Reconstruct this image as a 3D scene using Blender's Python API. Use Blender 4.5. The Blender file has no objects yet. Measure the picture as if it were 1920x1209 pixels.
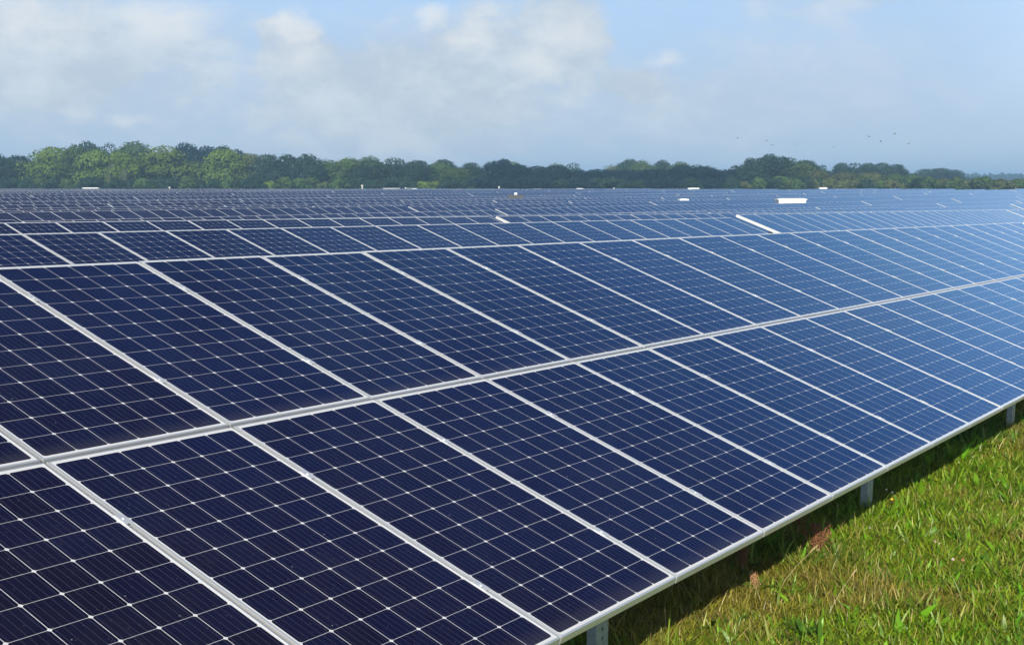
import bpy, bmesh, math, random
import numpy as np
from mathutils import Vector, Matrix
R = math.radians
SC = bpy.context.scene
COL = SC.collection

# ------------------------------------------------------------------ camera
CAM_Z = 2.5
cam_d = bpy.data.cameras.new('camera')
cam = bpy.data.objects.new('camera', cam_d); COL.objects.link(cam)
cam.location = (0, 0, CAM_Z)
cam.rotation_euler = (R(90 - 10.779), 0, 0)
cam_d.sensor_width = 36.0
cam_d.lens = 36.0 * 2413.6 / 1920.0
cam_d.shift_y = 200.0 / 1920.0
cam_d.clip_start = 0.05
cam_d.clip_end = 9000.0
SC.camera = cam
SC.render.resolution_x, SC.render.resolution_y = 1024, 644

# ------------------------------------------------------------------ light and sky
SUN_EL, SUN_AZ = 27.0, 188.0            # degrees; azimuth clockwise from +Y: low behind the camera
SKY_STRENGTH = 0.09
EXPOSURE = 0.25
SC.view_settings.view_transform = 'Standard'
SC.view_settings.look = 'None'
SC.view_settings.exposure = EXPOSURE
SC.view_settings.gamma = 1.0
sun_d = bpy.data.lights.new('sun', 'SUN')
sun_d.energy = 4.9
sun_d.angle = R(0.5)
sun_d.color = (1.0, 0.93, 0.82)
sun = bpy.data.objects.new('sun', sun_d); COL.objects.link(sun)
sd = Vector((math.sin(R(SUN_AZ)) * math.cos(R(SUN_EL)), math.cos(R(SUN_AZ)) * math.cos(R(SUN_EL)), math.sin(R(SUN_EL))))
sun.rotation_euler = sd.to_track_quat('Z', 'Y').to_euler()
sun.location = (0, -20, 30)


class NT:
    """small helper to write node trees"""
    def __init__(self, tree):
        self.t = tree; self.n = tree.nodes; self.l = tree.links
    def new(self, kind, **kw):
        nd = self.n.new(kind)
        for k, v in kw.items(): setattr(nd, k, v)
        return nd
    def put(self, sock, v):
        if v is None: return
        if isinstance(v, bpy.types.NodeSocket): self.l.new(v, sock)
        elif isinstance(v, (tuple, list)):
            v = tuple(v)
            if sock.type == 'RGBA' and len(v) == 3: v = v + (1.0,)
            sock.default_value = v
        else: sock.default_value = v
    def math(self, op, a, b=None, c=None, clamp=False):
        nd = self.new('ShaderNodeMath', operation=op, use_clamp=clamp)
        self.put(nd.inputs[0], a); self.put(nd.inputs[1], b); self.put(nd.inputs[2], c)
        return nd.outputs[0]
    def ss(self, x, lo, hi):
        nd = self.new('ShaderNodeMapRange', interpolation_type='SMOOTHSTEP')
        self.put(nd.inputs['Value'], x); self.put(nd.inputs['From Min'], lo); self.put(nd.inputs['From Max'], hi)
        return nd.outputs['Result']
    def mix(self, f, a, b, blend='MIX'):
        nd = self.new('ShaderNodeMix', data_type='RGBA', blend_type=blend)
        self.put(nd.inputs[0], f); self.put(nd.inputs[6], a); self.put(nd.inputs[7], b)
        return nd.outputs[2]
    def comb(self, x, y, z=0.0):
        nd = self.new('ShaderNodeCombineXYZ')
        self.put(nd.inputs[0], x); self.put(nd.inputs[1], y); self.put(nd.inputs[2], z)
        return nd.outputs[0]
    def sep(self, v):
        nd = self.new('ShaderNodeSeparateXYZ'); self.put(nd.inputs[0], v)
        return nd.outputs
    def noise(self, vec, scale, detail=4.0, rough=0.55, dist=0.0):
        nd = self.new('ShaderNodeTexNoise'); self.put(nd.inputs['Vector'], vec)
        nd.inputs['Scale'].default_value = scale; nd.inputs['Detail'].default_value = detail
        nd.inputs['Roughness'].default_value = rough; nd.inputs['Distortion'].default_value = dist
        return nd.outputs[0]


world = bpy.data.worlds.new('World'); SC.world = world
world.use_nodes = True
w = NT(world.node_tree)
w.n.clear()
sky = w.new('ShaderNodeTexSky', sky_type='NISHITA', sun_disc=False)
sky.sun_elevation = R(SUN_EL); sky.sun_rotation = R(SUN_AZ)
sky.air_density = 1.0; sky.dust_density = 1.2; sky.ozone_density = 2.0
tc = w.new('ShaderNodeTexCoord')
d = w.sep(tc.outputs['Generated'])
az = w.math('MULTIPLY', w.math('ARCTAN2', d[0], d[1]), 57.2958)       # degrees right of +Y
el = w.math('MULTIPLY', w.math('ARCSINE', d[2]), 57.2958)             # degrees above the horizon
flat = w.comb(az, w.math('MULTIPLY', el, 1.7))
# ragged outlines: the directions are pushed about by noise before the cloud patches are laid out
def colour_noise(scale, detail, amp):
    nd = w.new('ShaderNodeTexNoise'); w.put(nd.inputs['Vector'], flat)
    nd.inputs['Scale'].default_value = scale; nd.inputs['Detail'].default_value = detail; nd.inputs['Roughness'].default_value = 0.58
    o = w.sep(nd.outputs['Color'])
    return [w.math('MULTIPLY', w.math('SUBTRACT', o[i], 0.5), amp) for i in (0, 1)]
wa, wb = colour_noise(0.28, 3.0, 7.0), colour_noise(1.3, 5.0, 1.9)
az_w = w.math('ADD', az, w.math('ADD', wa[0], wb[0]))
el_w = w.math('ADD', el, w.math('MULTIPLY', w.math('ADD', wa[1], wb[1]), 0.55))
n_big = w.noise(flat, 0.16, 6.0, 0.55, 0.3)
n_fine = w.noise(flat, 0.55, 6.0, 0.6, 0.2)
n_all = w.math('ADD', w.math('MULTIPLY', w.math('SUBTRACT', n_big, 0.5), 1.2), w.math('MULTIPLY', w.math('SUBTRACT', n_fine, 0.5), 0.9))


def blob(a, e, ra, re, soft=0.9, wob=0.8, warp=1.0):
    """a soft cloud patch at azimuth a, elevation e (degrees) with a ragged edge"""
    ax_ = w.math('ADD', az, w.math('MULTIPLY', w.math('SUBTRACT', az_w, az), warp))
    ex_ = w.math('ADD', el, w.math('MULTIPLY', w.math('SUBTRACT', el_w, el), warp))
    x = w.math('DIVIDE', w.math('SUBTRACT', ax_, a), ra)
    y = w.math('DIVIDE', w.math('SUBTRACT', ex_, e), re)
    q = w.math('SUBTRACT', 1.0, w.math('SQRT', w.math('ADD', w.math('MULTIPLY', x, x), w.math('MULTIPLY', y, y))))
    q = w.math('ADD', q, w.math('MULTIPLY', n_all, wob))
    return w.ss(q, 0.0, soft)


def union(items):
    o = items[0]
    for i in items[1:]: o = w.math('MAXIMUM', o, i)
    return o


K = 1.09 / SKY_STRENGTH
def kc(r, g, b): return (r * K, g * K, b * K)
clear = w.mix(w.ss(el, 28.0, 3.0), sky.outputs[0], kc(0.36, 0.54, 0.80))
veil = w.mix(w.math('MULTIPLY', w.ss(el, 11.0, 0.0), 0.90), clear, kc(0.40, 0.49, 0.585))
veil = w.mix(w.math('MULTIPLY', blob(15, 4.5, 13, 4.6, 1.3, 0.8), 0.55), veil, kc(0.42, 0.52, 0.655))
# grey-white bodies of the cloud banks
body = union([blob(-19, 5.2, 10.5, 4.2, 0.7, 0.6), blob(-4.5, 3.6, 9.5, 4.2, 0.6, 0.5, 0.5), blob(-9.0, 5.4, 2.6, 1.9, 0.45, 0.8, 0.55),
              blob(-1.5, 5.4, 3.8, 2.6, 0.45, 0.8, 0.55), blob(2.3, 6.0, 2.7, 2.5, 0.32, 0.8, 0.5), blob(5.2, 4.2, 3.6, 1.5, 0.7, 0.8, 0.6),
              blob(13, 7.8, 5, 1.8, 1.2), blob(-30, 7, 9, 4), w.math('MULTIPLY', blob(8, 3.4, 14, 3.6, 1.2, 0.7, 0.7), 0.7)])
tex = w.ss(w.math('ADD', n_all, w.math('MULTIPLY', wb[1], 0.12)), -0.22, 0.30)
body_c = w.mix(tex, kc(0.425, 0.49, 0.555), kc(0.56, 0.61, 0.645))
veil = w.mix(w.math('MULTIPLY', tex, 0.16), veil, kc(0.54, 0.61, 0.68))
col = w.mix(w.math('MULTIPLY', body, 0.82), veil, body_c)
lit = union([blob(-9.2, 6.55, 1.4, 0.9, 0.9, 0.8, 0.6), blob(-9.0, 5.4, 2.0, 1.3, 1.3, 0.5, 0.3), w.math('MULTIPLY', blob(-3.5, 7.1, 0.85, 0.85, 0.9, 0.9, 0.35), 0.9), blob(-1.8, 6.3, 2.2, 1.3, 1.4, 0.9, 0.6),
             blob(2.6, 6.5, 2.2, 1.7, 1.2, 0.6, 0.3), blob(1.2, 5.2, 1.6, 1.1, 1.3, 0.6, 0.3), blob(-20.5, 6.9, 5.0, 1.8, 1.3, 0.7, 0.6), blob(-13.8, 6.9, 2.6, 1.3, 1.3, 0.7, 0.5),
             blob(-18.2, 2.85, 1.5, 0.55, 1.3, 0.5, 0.3), blob(-16.2, 2.6, 1.5, 0.4, 1.3, 0.5, 0.3), blob(6.6, 5.3, 1.2, 0.5, 1.2, 0.5, 0.3)])
col = w.mix(w.math('MULTIPLY', lit, 0.66), col, kc(0.68, 0.69, 0.69))
# bright haze patch added to the unseen right-hand sky to lift panel reflections
fill_bank = w.math('MULTIPLY', w.ss(w.math('ABSOLUTE', w.math('SUBTRACT', az, 46.0)), 30.0, 14.0), w.math('MULTIPLY', w.ss(el, 26.0, 10.0), w.ss(el, 0.0, 6.0)))
col = w.mix(w.math('MULTIPLY', fill_bank, 0.8), col, kc(0.62, 0.80, 1.08))
# broken cloud over the rest of the sky
over = w.noise(tc.outputs['Generated'], 3.2, 6.0, 0.6, 0.4)
over = w.math('MULTIPLY', w.ss(over, 0.52, 0.72), w.ss(el, 9.0, 16.0))
col = w.mix(w.math('MULTIPLY', over, 0.28), col, kc(0.52, 0.57, 0.62))
bg = w.new('ShaderNodeBackground'); w.put(bg.inputs['Color'], col); bg.inputs['Strength'].default_value = SKY_STRENGTH
wo = w.new('ShaderNodeOutputWorld'); w.l.new(bg.outputs[0], wo.inputs['Surface'])

# ------------------------------------------------------------------ helpers
def tag(o, label=None, cat=None, group=None, kind=None):
    if label: o['label'] = label
    if cat: o['category'] = cat
    if group: o['group'] = group
    if kind: o['kind'] = kind
    return o


def empty(name, loc=(0, 0, 0), rot=(0, 0, 0)):
    o = bpy.data.objects.new(name, None); COL.objects.link(o)
    o.location = loc; o.rotation_euler = rot; o.empty_display_size = 0.2
    return o


def link(name, mesh, parent=None, loc=(0, 0, 0), rot=(0, 0, 0), scale=None):
    o = bpy.data.objects.new(name, mesh); COL.objects.link(o)
    o.parent = parent; o.location = loc; o.rotation_euler = rot
    if scale is not None: o.scale = scale
    return o


class MB:
    """collects faces and builds one mesh"""
    def __init__(self): self.v = []; self.f = []; self.m = []; self.uv = []
    def face(self, pts, mat=0, uv=None):
        b = len(self.v); self.v += [tuple(p) for p in pts]
        self.f.append(tuple(range(b, b + len(pts)))); self.m.append(mat)
        self.uv.append(uv if uv else [(0, 0)] * len(pts))
    def box(self, x0, x1, y0, y1, z0, z1, mat=0, T=None):
        P = [(x0, y0, z0), (x1, y0, z0), (x1, y1, z0), (x0, y1, z0), (x0, y0, z1), (x1, y0, z1), (x1, y1, z1), (x0, y1, z1)]
        if T: P = [T(p) for p in P]
        for q in ((3, 2, 1, 0), (4, 5, 6, 7), (0, 1, 5, 4), (1, 2, 6, 5), (2, 3, 7, 6), (3, 0, 4, 7)):
            self.face([P[i] for i in q], mat)
    def tube(self, path, radii, seg=8, mat=0, cap=True):
        rings = []
        for i, p in enumerate(path):
            p = Vector(p)
            a = Vector(path[max(i - 1, 0)]); c = Vector(path[min(i + 1, len(path) - 1)])
            t = (c - a).normalized()
            s = t.cross(Vector((0, 1, 0)))
            if s.length < 1e-3: s = t.cross(Vector((1, 0, 0)))
            s.normalize(); q = t.cross(s)
            b = len(self.v)
            self.v += [tuple(p + radii[i] * (math.cos(k * 2 * math.pi / seg) * s + math.sin(k * 2 * math.pi / seg) * q)) for k in range(seg)]
            rings.append(b)
        for a, b in zip(rings, rings[1:]):
            for k in range(seg):
                k2 = (k + 1) % seg
                self.f.append((a + k, a + k2, b + k2, b + k)); self.m.append(mat); self.uv.append([(0, 0)] * 4)
        if cap:
            for r, rev in ((rings[0], True), (rings[-1], False)):
                idx = list(range(r, r + seg)); idx = idx[::-1] if rev else idx
                self.f.append(tuple(idx)); self.m.append(mat); self.uv.append([(0, 0)] * seg)
    def sphere(self, c, r, seg=8, rings=5, mat=0, sz=1.0):
        c = Vector(c); b = len(self.v)
        for i in range(rings + 1):
            th = math.pi * i / rings
            for k in range(seg):
                ph = 2 * math.pi * k / seg
                self.v.append((c.x + r * math.sin(th) * math.cos(ph), c.y + r * math.sin(th) * math.sin(ph), c.z + sz * r * math.cos(th)))
        for i in range(rings):
            for k in range(seg):
                k2 = (k + 1) % seg
                self.f.append((b + i * seg + k, b + (i + 1) * seg + k, b + (i + 1) * seg + k2, b + i * seg + k2)); self.m.append(mat); self.uv.append([(0, 0)] * 4)
    def mesh(self, name, mats, smooth=False):
        me = bpy.data.meshes.new(name)
        me.from_pydata(self.v, [], self.f)
        for m in mats: me.materials.append(m)
        me.polygons.foreach_set('material_index', self.m)
        ul = me.uv_layers.new(name='uv')
        ul.data.foreach_set('uv', [c for f in self.uv for p in f for c in p])
        if smooth: me.polygons.foreach_set('use_smooth', [True] * len(self.f))
        me.update()
        return me


def fast_mesh(name, V, F, mats, tint=None, smooth=False):
    """numpy mesh: V (n,3), F (m,k) all the same corner count; tint (n,3) stored as the leaf colour"""
    me = bpy.data.meshes.new(name)
    k = F.shape[1]
    me.vertices.add(len(V)); me.vertices.foreach_set('co', np.ascontiguousarray(V, np.float32).ravel())
    me.loops.add(F.size); me.loops.foreach_set('vertex_index', np.ascontiguousarray(F, np.int32).ravel())
    me.polygons.add(len(F))
    me.polygons.foreach_set('loop_start', np.arange(0, F.size, k, dtype=np.int32))
    me.polygons.foreach_set('loop_total', np.full(len(F), k, np.int32))
    if smooth: me.polygons.foreach_set('use_smooth', np.ones(len(F), bool))
    for m in mats: me.materials.append(m)
    if tint is not None:
        at = me.attributes.new('tint', 'FLOAT_COLOR', 'POINT')
        at.data.foreach_set('color', np.concatenate([tint, np.ones((len(tint), 1))], 1).astype(np.float32).ravel())
    me.update(calc_edges=True)
    return me


def ordinal(n):
    base = ['zeroth', 'first', 'second', 'third', 'fourth', 'fifth', 'sixth', 'seventh', 'eighth', 'ninth', 'tenth', 'eleventh', 'twelfth', 'thirteenth',
            'fourteenth', 'fifteenth', 'sixteenth', 'seventeenth', 'eighteenth', 'nineteenth']
    if n < 20: return base[n]
    tens = {2: 'twent', 3: 'thirt', 4: 'fort', 5: 'fift', 6: 'sixt', 7: 'sevent', 8: 'eight', 9: 'ninet'}[n // 10]
    return tens + 'ieth' if n % 10 == 0 else tens + 'y-' + base[n % 10]


# value noise used to place grass patches and bumps
_rs = np.random.RandomState(11); _tab = _rs.rand(256, 256)
def vnoise(x, y):
    xi = np.floor(x).astype(int); yi = np.floor(y).astype(int); fx = x - xi; fy = y - yi
    fx = fx * fx * (3 - 2 * fx); fy = fy * fy * (3 - 2 * fy)
    g = lambda a, b: _tab[a % 256, b % 256]
    return (g(xi, yi) * (1 - fx) + g(xi + 1, yi) * fx) * (1 - fy) + (g(xi, yi + 1) * (1 - fx) + g(xi + 1, yi + 1) * fx) * fy
def fbm(x, y, o=3):
    t = 0; a = 0.5; s = 0
    for i in range(o):
        t = t + a * vnoise(x * 2 ** i + 17 * i, y * 2 ** i + 5 * i); s += a; a *= 0.5
    return t / s


# ------------------------------------------------------------------ materials
def material(name):
    m = bpy.data.materials.new(name); m.use_nodes = True
    t = NT(m.node_tree); t.n.clear()
    out = t.new('ShaderNodeOutputMaterial')
    return m, t, out


def simple(name, colour, rough=0.6, metal=0.0, var=0.12, scale=6.0, bump=0.0):
    m, t, out = material(name)
    p = t.new('ShaderNodeBsdfPrincipled')
    c = t.new('ShaderNodeTexCoord')
    n = t.noise(c.outputs['Object'], scale, 5.0, 0.6)
    lo = tuple(x * (1 - var) for x in colour); hi = tuple(min(1, x * (1 + var)) for x in colour)
    t.put(p.inputs['Base Color'], t.mix(n, lo, hi))
    p.inputs['Metallic'].default_value = metal
    t.put(p.inputs['Roughness'], t.math('ADD', rough - 0.08, t.math('MULTIPLY', n, 0.16)))
    if bump:
        b = t.new('ShaderNodeBump'); b.inputs['Strength'].default_value = bump; b.inputs['Distance'].default_value = 0.01
        t.l.new(n, b.inputs['Height']); t.l.new(b.outputs[0], p.inputs['Normal'])
    t.l.new(p.outputs[0], out.inputs['Surface'])
    return m


M_ALU = simple('anodised_aluminium', (0.86, 0.86, 0.85), 0.40, 0.80, 0.05, 3.0)
M_CLAMP = simple('clamp_aluminium', (0.84, 0.84, 0.84), 0.42, 0.65, 0.08, 20.0)
M_BACK = simple('white_backsheet', (0.76, 0.76, 0.75), 0.6, 0.0, 0.05)
M_WHITE = simple('white_painted_metal', (0.80, 0.80, 0.78), 0.5, 0.0, 0.05, 1.5)
M_RAIL = simple('pale_rail_paint', (0.62, 0.62, 0.61), 0.5, 0.1, 0.06, 1.5)
M_DARK = simple('dark_grey_paint', (0.05, 0.053, 0.057), 0.5, 0.1, 0.1, 2.0)
M_GREY = simple('grey_painted_metal', (0.20, 0.21, 0.22), 0.5, 0.2, 0.1, 2.0)
M_POLE = simple('pale_post_paint', (0.62, 0.60, 0.55), 0.6, 0.0, 0.1, 2.0)
M_BARK = simple('bark', (0.10, 0.08, 0.06), 0.9, 0.0, 0.3, 3.0, 0.6)
M_BIRD = simple('dark_feathers', (0.02, 0.02, 0.022), 0.7, 0.0, 0.2, 8.0)
M_PINK = simple('pale_pink_petals', (0.62, 0.46, 0.44), 0.7, 0.0, 0.15, 60.0)
M_CREAM = simple('cream_petals', (0.80, 0.76, 0.66), 0.7, 0.0, 0.12, 60.0)
M_YELLOW = simple('yellow_petals', (0.75, 0.52, 0.05), 0.7, 0.0, 0.15, 60.0)
M_STEM = simple('green_stem', (0.10, 0.16, 0.04), 0.7, 0.0, 0.2, 30.0)
M_STRAW = simple('dry_straw', (0.42, 0.33, 0.16), 0.8, 0.0, 0.2, 30.0)
M_DOCK = simple('rusty_seed_heads', (0.20, 0.085, 0.032), 0.85, 0.0, 0.35, 40.0)
M_PALEDOCK = simple('tan_seed_heads', (0.32, 0.18, 0.075), 0.85, 0.0, 0.3, 40.0)


def galvanised():
    m, t, out = material('galvanised_steel')
    p = t.new('ShaderNodeBsdfPrincipled'); c = t.new('ShaderNodeTexCoord')
    vo = t.new('ShaderNodeTexVoronoi'); vo.inputs['Scale'].default_value = 55.0
    t.l.new(c.outputs['Object'], vo.inputs['Vector'])
    n = t.noise(c.outputs['Object'], 9.0, 6.0, 0.7)
    k = t.math('ADD', t.math('MULTIPLY', t.sep(vo.outputs['Color'])[0], 0.35), t.math('MULTIPLY', n, 0.65))
    t.put(p.inputs['Base Color'], t.mix(k, (0.30, 0.34, 0.35), (0.62, 0.67, 0.68)))
    p.inputs['Metallic'].default_value = 0.55
    t.put(p.inputs['Roughness'], t.math('ADD', 0.38, t.math('MULTIPLY', k, 0.2)))
    t.l.new(p.outputs[0], out.inputs['Surface'])
    return m
M_GALV = galvanised()

CELL_NX, CELL_NY = 6, 12
MOD_W, MOD_L, LIP, FRAME_H = 0.998, 1.907, 0.009, 0.036
GW, GL = MOD_W - 2 * LIP, MOD_L - 2 * LIP
PU, PV = 0.1602, 0.1548
MU, MV = (GW - 6 * PU) / 2, (GL - 12 * PV) / 2


def solar_glass():
    m, t, out = material('solar_cells_under_glass')
    uvn = t.new('ShaderNodeUVMap'); uvn.uv_map = 'uv'
    oi = t.new('ShaderNodeObjectInfo')
    s = t.sep(uvn.outputs[0])
    ku = t.math('FLOOR', t.math('DIVIDE', s[0], 10.0)); kv = t.math('FLOOR', t.math('DIVIDE', s[1], 10.0))
    u = t.math('SUBTRACT', t.math('SUBTRACT', s[0], t.math('MULTIPLY', ku, 10.0)), MU)
    v = t.math('SUBTRACT', t.math('SUBTRACT', s[1], t.math('MULTIPLY', kv, 10.0)), MV)
    cu, cv = t.math('DIVIDE', u, PU), t.math('DIVIDE', v, PV)
    iu, iv = t.math('FLOOR', cu), t.math('FLOOR', cv)
    fu, fv = t.math('SUBTRACT', cu, iu), t.math('SUBTRACT', cv, iv)
    du = t.math('MULTIPLY', t.math('ABSOLUTE', t.math('SUBTRACT', fu, 0.5)), PU)
    dv = t.math('MULTIPLY', t.math('ABSOLUTE', t.math('SUBTRACT', fv, 0.5)), PV)
    inside = t.math('MULTIPLY', t.math('LESS_THAN', du, PU / 2 - 0.00125), t.math('LESS_THAN', dv, PV / 2 - 0.0008))
    inside = t.math('MULTIPLY', inside, t.math('LESS_THAN', t.math('ADD', du, dv), PU / 2 + PV / 2 - 0.0108))
    rng = t.math('MULTIPLY', t.math('COMPARE', cu, 3.0, 3.0), t.math('COMPARE', cv, 6.0, 6.0))
    cell = t.math('MULTIPLY', inside, rng)
    # busbars: five thin ribbons along the length of each cell
    bu = t.math('ABSOLUTE', t.math('SUBTRACT', t.math('FRACT', t.math('MULTIPLY', fu, 5.0)), 0.5))
    bus = t.math('LESS_THAN', bu, 0.016)
    # every cell and every module differs a little in tone
    wn = t.new('ShaderNodeTexWhiteNoise', noise_dimensions='4D')
    t.put(wn.inputs['Vector'], t.comb(iu, iv, t.math('ADD', ku, t.math('MULTIPLY', kv, 37.0)))); t.put(wn.inputs['W'], t.math('MULTIPLY', oi.outputs['Random'], 91.0))
    wm = t.new('ShaderNodeTexWhiteNoise', noise_dimensions='4D')
    t.put(wm.inputs['Vector'], t.comb(ku, kv, 3.0)); t.put(wm.inputs['W'], t.math('MULTIPLY', oi.outputs['Random'], 57.0))
    tone = t.math('ADD', t.math('MULTIPLY', wn.outputs['Value'], 0.5), t.math('MULTIPLY', wm.outputs['Value'], 0.5))
    silicon = t.mix(tone, (0.0074, 0.0054, 0.0100), (0.0064, 0.0068, 0.0245))
    silicon = t.mix(bus, silicon, (0.085, 0.09, 0.115))
    base = t.mix(cell, (0.68, 0.68, 0.67), silicon)
    # fine dust, thicker towards the lower frame, and a few specks
    geo = t.new('ShaderNodeTexCoord')
    dust = t.noise(geo.outputs['Object'], 2.2, 6.0, 0.7)
    low = t.ss(v, 0.10, -0.01)
    dk = t.math('ADD', t.math('MULTIPLY', t.ss(dust, 0.35, 0.8), 0.013), t.math('MULTIPLY', low, 0.05))
    base = t.mix(dk, base, (0.40, 0.37, 0.31))
    vo = t.new('ShaderNodeTexVoronoi'); vo.inputs['Scale'].default_value = 16.0
    t.l.new(geo.outputs['Object'], vo.inputs['Vector'])
    speck = t.math('MULTIPLY', t.math('LESS_THAN', vo.outputs['Distance'], 0.05), t.math('GREATER_THAN', t.sep(vo.outputs['Color'])[1], 0.72))
    base = t.mix(t.math('MULTIPLY', speck, 0.35), base, (0.6, 0.6, 0.58))
    v2 = t.new('ShaderNodeTexVoronoi'); v2.inputs['Scale'].default_value = 42.0
    t.l.new(geo.outputs['Object'], v2.inputs['Vector'])
    spat = t.math('MULTIPLY', t.math('LESS_THAN', v2.outputs['Distance'], 0.11), t.math('GREATER_THAN', t.sep(v2.outputs['Color'])[0], 0.62))
    base = t.mix(t.math('MULTIPLY', spat, 0.10), base, (0.5, 0.5, 0.47))
    sv = t.new('ShaderNodeMapping'); sv.inputs['Scale'].default_value = (26.0, 1.1, 1.0); t.l.new(geo.outputs['Object'], sv.inputs['Vector'])
    streak = t.math('MULTIPLY', t.ss(t.noise(sv.outputs[0], 1.0, 3.0, 0.6), 0.56, 0.78), t.ss(dust, 0.42, 0.62))
    base = t.mix(t.math('MULTIPLY', streak, 0.014), base, (0.5, 0.47, 0.40))
    v3 = t.new('ShaderNodeTexVoronoi'); v3.inputs['Scale'].default_value = 2.3
    t.l.new(geo.outputs['Object'], v3.inputs['Vector'])
    drop = t.math('MULTIPLY', t.math('LESS_THAN', t.math('ADD', v3.outputs['Distance'], t.math('MULTIPLY', dust, 0.03)), 0.038), t.math('LESS_THAN', t.math('ABSOLUTE', t.math('SUBTRACT', wm.outputs['Value'], 0.62)), 0.07))
    base = t.mix(t.math('MULTIPLY', drop, 0.8), base, (0.62, 0.61, 0.56))
    fr = t.new('ShaderNodeFresnel'); fr.inputs['IOR'].default_value = 1.42
    dif = t.new('ShaderNodeBsdfDiffuse'); t.put(dif.inputs['Color'], base)
    gl = t.new('ShaderNodeBsdfGlossy'); gl.inputs['Roughness'].default_value = 0.06
    cr = t.new('ShaderNodeValToRGB'); t.l.new(fr.outputs[0], cr.inputs[0])
    e_ = cr.color_ramp.elements
    e_[0].position = 0.035; e_[0].color = (0.30, 0.26, 0.50, 1)
    e_[1].position = 0.95; e_[1].color = (0.88, 0.95, 1.0, 1)
    for pos, c_ in ((0.10, (0.15, 0.36, 1.0, 1)), (0.22, (0.20, 0.50, 1.0, 1)), (0.45, (0.40, 0.70, 1.0, 1))):
        k_ = e_.new(pos); k_.color = c_
    coat = cr.outputs[0]
    t.put(gl.inputs['Color'], t.mix(cell, (0.85, 0.92, 1.0), coat))
    mx = t.new('ShaderNodeMixShader')
    t.l.new(fr.outputs[0], mx.inputs[0]); t.l.new(dif.outputs[0], mx.inputs[1]); t.l.new(gl.outputs[0], mx.inputs[2])
    t.l.new(mx.outputs[0], out.inputs['Surface'])
    return m
M_CELL = solar_glass()


def leafy(name, dark, light, trans=0.25, attr=False, scale=0.5):
    m, t, out = material(name)
    oi = t.new('ShaderNodeObjectInfo'); c = t.new('ShaderNodeTexCoord')
    if attr:
        a = t.new('ShaderNodeAttribute'); a.attribute_name = 'tint'; colr = a.outputs['Color']
    else:
        n = t.noise(c.outputs['Object'], scale, 4.0, 0.6)
        colr = t.mix(t.ss(n, 0.28, 0.72), dark, light)
        hs = t.new('ShaderNodeHueSaturation')
        t.put(hs.inputs['Hue'], t.math('ADD', 0.490, t.math('MULTIPLY', oi.outputs['Random'], 0.02)))
        t.put(hs.inputs['Value'], t.math('ADD', 0.82, t.math('MULTIPLY', oi.outputs['Random'], 0.32)))
        t.put(hs.inputs['Color'], colr); colr = hs.outputs[0]
    d_ = t.new('ShaderNodeBsdfDiffuse'); t.put(d_.inputs['Color'], colr)
    tr = t.new('ShaderNodeBsdfTranslucent'); t.put(tr.inputs['Color'], colr)
    mx = t.new('ShaderNodeMixShader'); mx.inputs[0].default_value = trans
    t.l.new(d_.outputs[0], mx.inputs[1]); t.l.new(tr.outputs[0], mx.inputs[2])
    if attr:
        gl = t.new('ShaderNodeBsdfGlossy'); gl.inputs['Roughness'].default_value = 0.45; gl.inputs['Color'].default_value = (0.8, 0.85, 0.7, 1)
        m2 = t.new('ShaderNodeMixShader'); m2.inputs[0].default_value = 0.04
        t.l.new(mx.outputs[0], m2.inputs[1]); t.l.new(gl.outputs[0], m2.inputs[2]); mx = m2
    t.l.new(mx.outputs[0], out.inputs['Surface'])
    return m


M_GRASS = leafy('grass_blades', None, None, 0.30, True)
LEAF = {
    'light': leafy('light_green_leaves', (0.095, 0.160, 0.026), (0.180, 0.250, 0.048)),
    'mid': leafy('mid_green_leaves', (0.050, 0.098, 0.030), (0.105, 0.168, 0.046)),
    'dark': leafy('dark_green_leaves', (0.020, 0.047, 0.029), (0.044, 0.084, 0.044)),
    'deep': leafy('cloud_shaded_leaves', (0.009, 0.027, 0.033), (0.018, 0.045, 0.047)),  # cloud shade over the middle trees is put into this leaf colour
    'olive': leafy('olive_yellow_leaves', (0.080, 0.108, 0.034), (0.145, 0.170, 0.062)),
    'silver': leafy('silvery_leaves', (0.09, 0.13, 0.06), (0.17, 0.21, 0.11)),
}
M_FOREST = leafy('far_forest_leaves', (0.014, 0.030, 0.020), (0.034, 0.058, 0.034), 0.2, False, 0.02)


def ground_mat():
    m, t, out = material('meadow_soil')
    p = t.new('ShaderNodeBsdfPrincipled'); c = t.new('ShaderNodeTexCoord')
    n1 = t.noise(c.outputs['Object'], 0.7, 6.0, 0.6); n2 = t.noise(c.outputs['Object'], 14.0, 6.0, 0.7)
    g = t.mix(t.ss(n1, 0.35, 0.65), (0.088, 0.092, 0.016), (0.070, 0.100, 0.014))
    g = t.mix(t.ss(n2, 0.40, 0.70), g, (0.105, 0.070, 0.030))
    t.put(p.inputs['Base Color'], g); p.inputs['Roughness'].default_value = 0.95
    b = t.new('ShaderNodeBump'); b.inputs['Strength'].default_value = 0.8; b.inputs['Distance'].default_value = 0.03
    t.l.new(n2, b.inputs['Height']); t.l.new(b.outputs[0], p.inputs['Normal'])
    t.l.new(p.outputs[0], out.inputs['Surface'])
    return m
M_GROUND = ground_mat()

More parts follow.
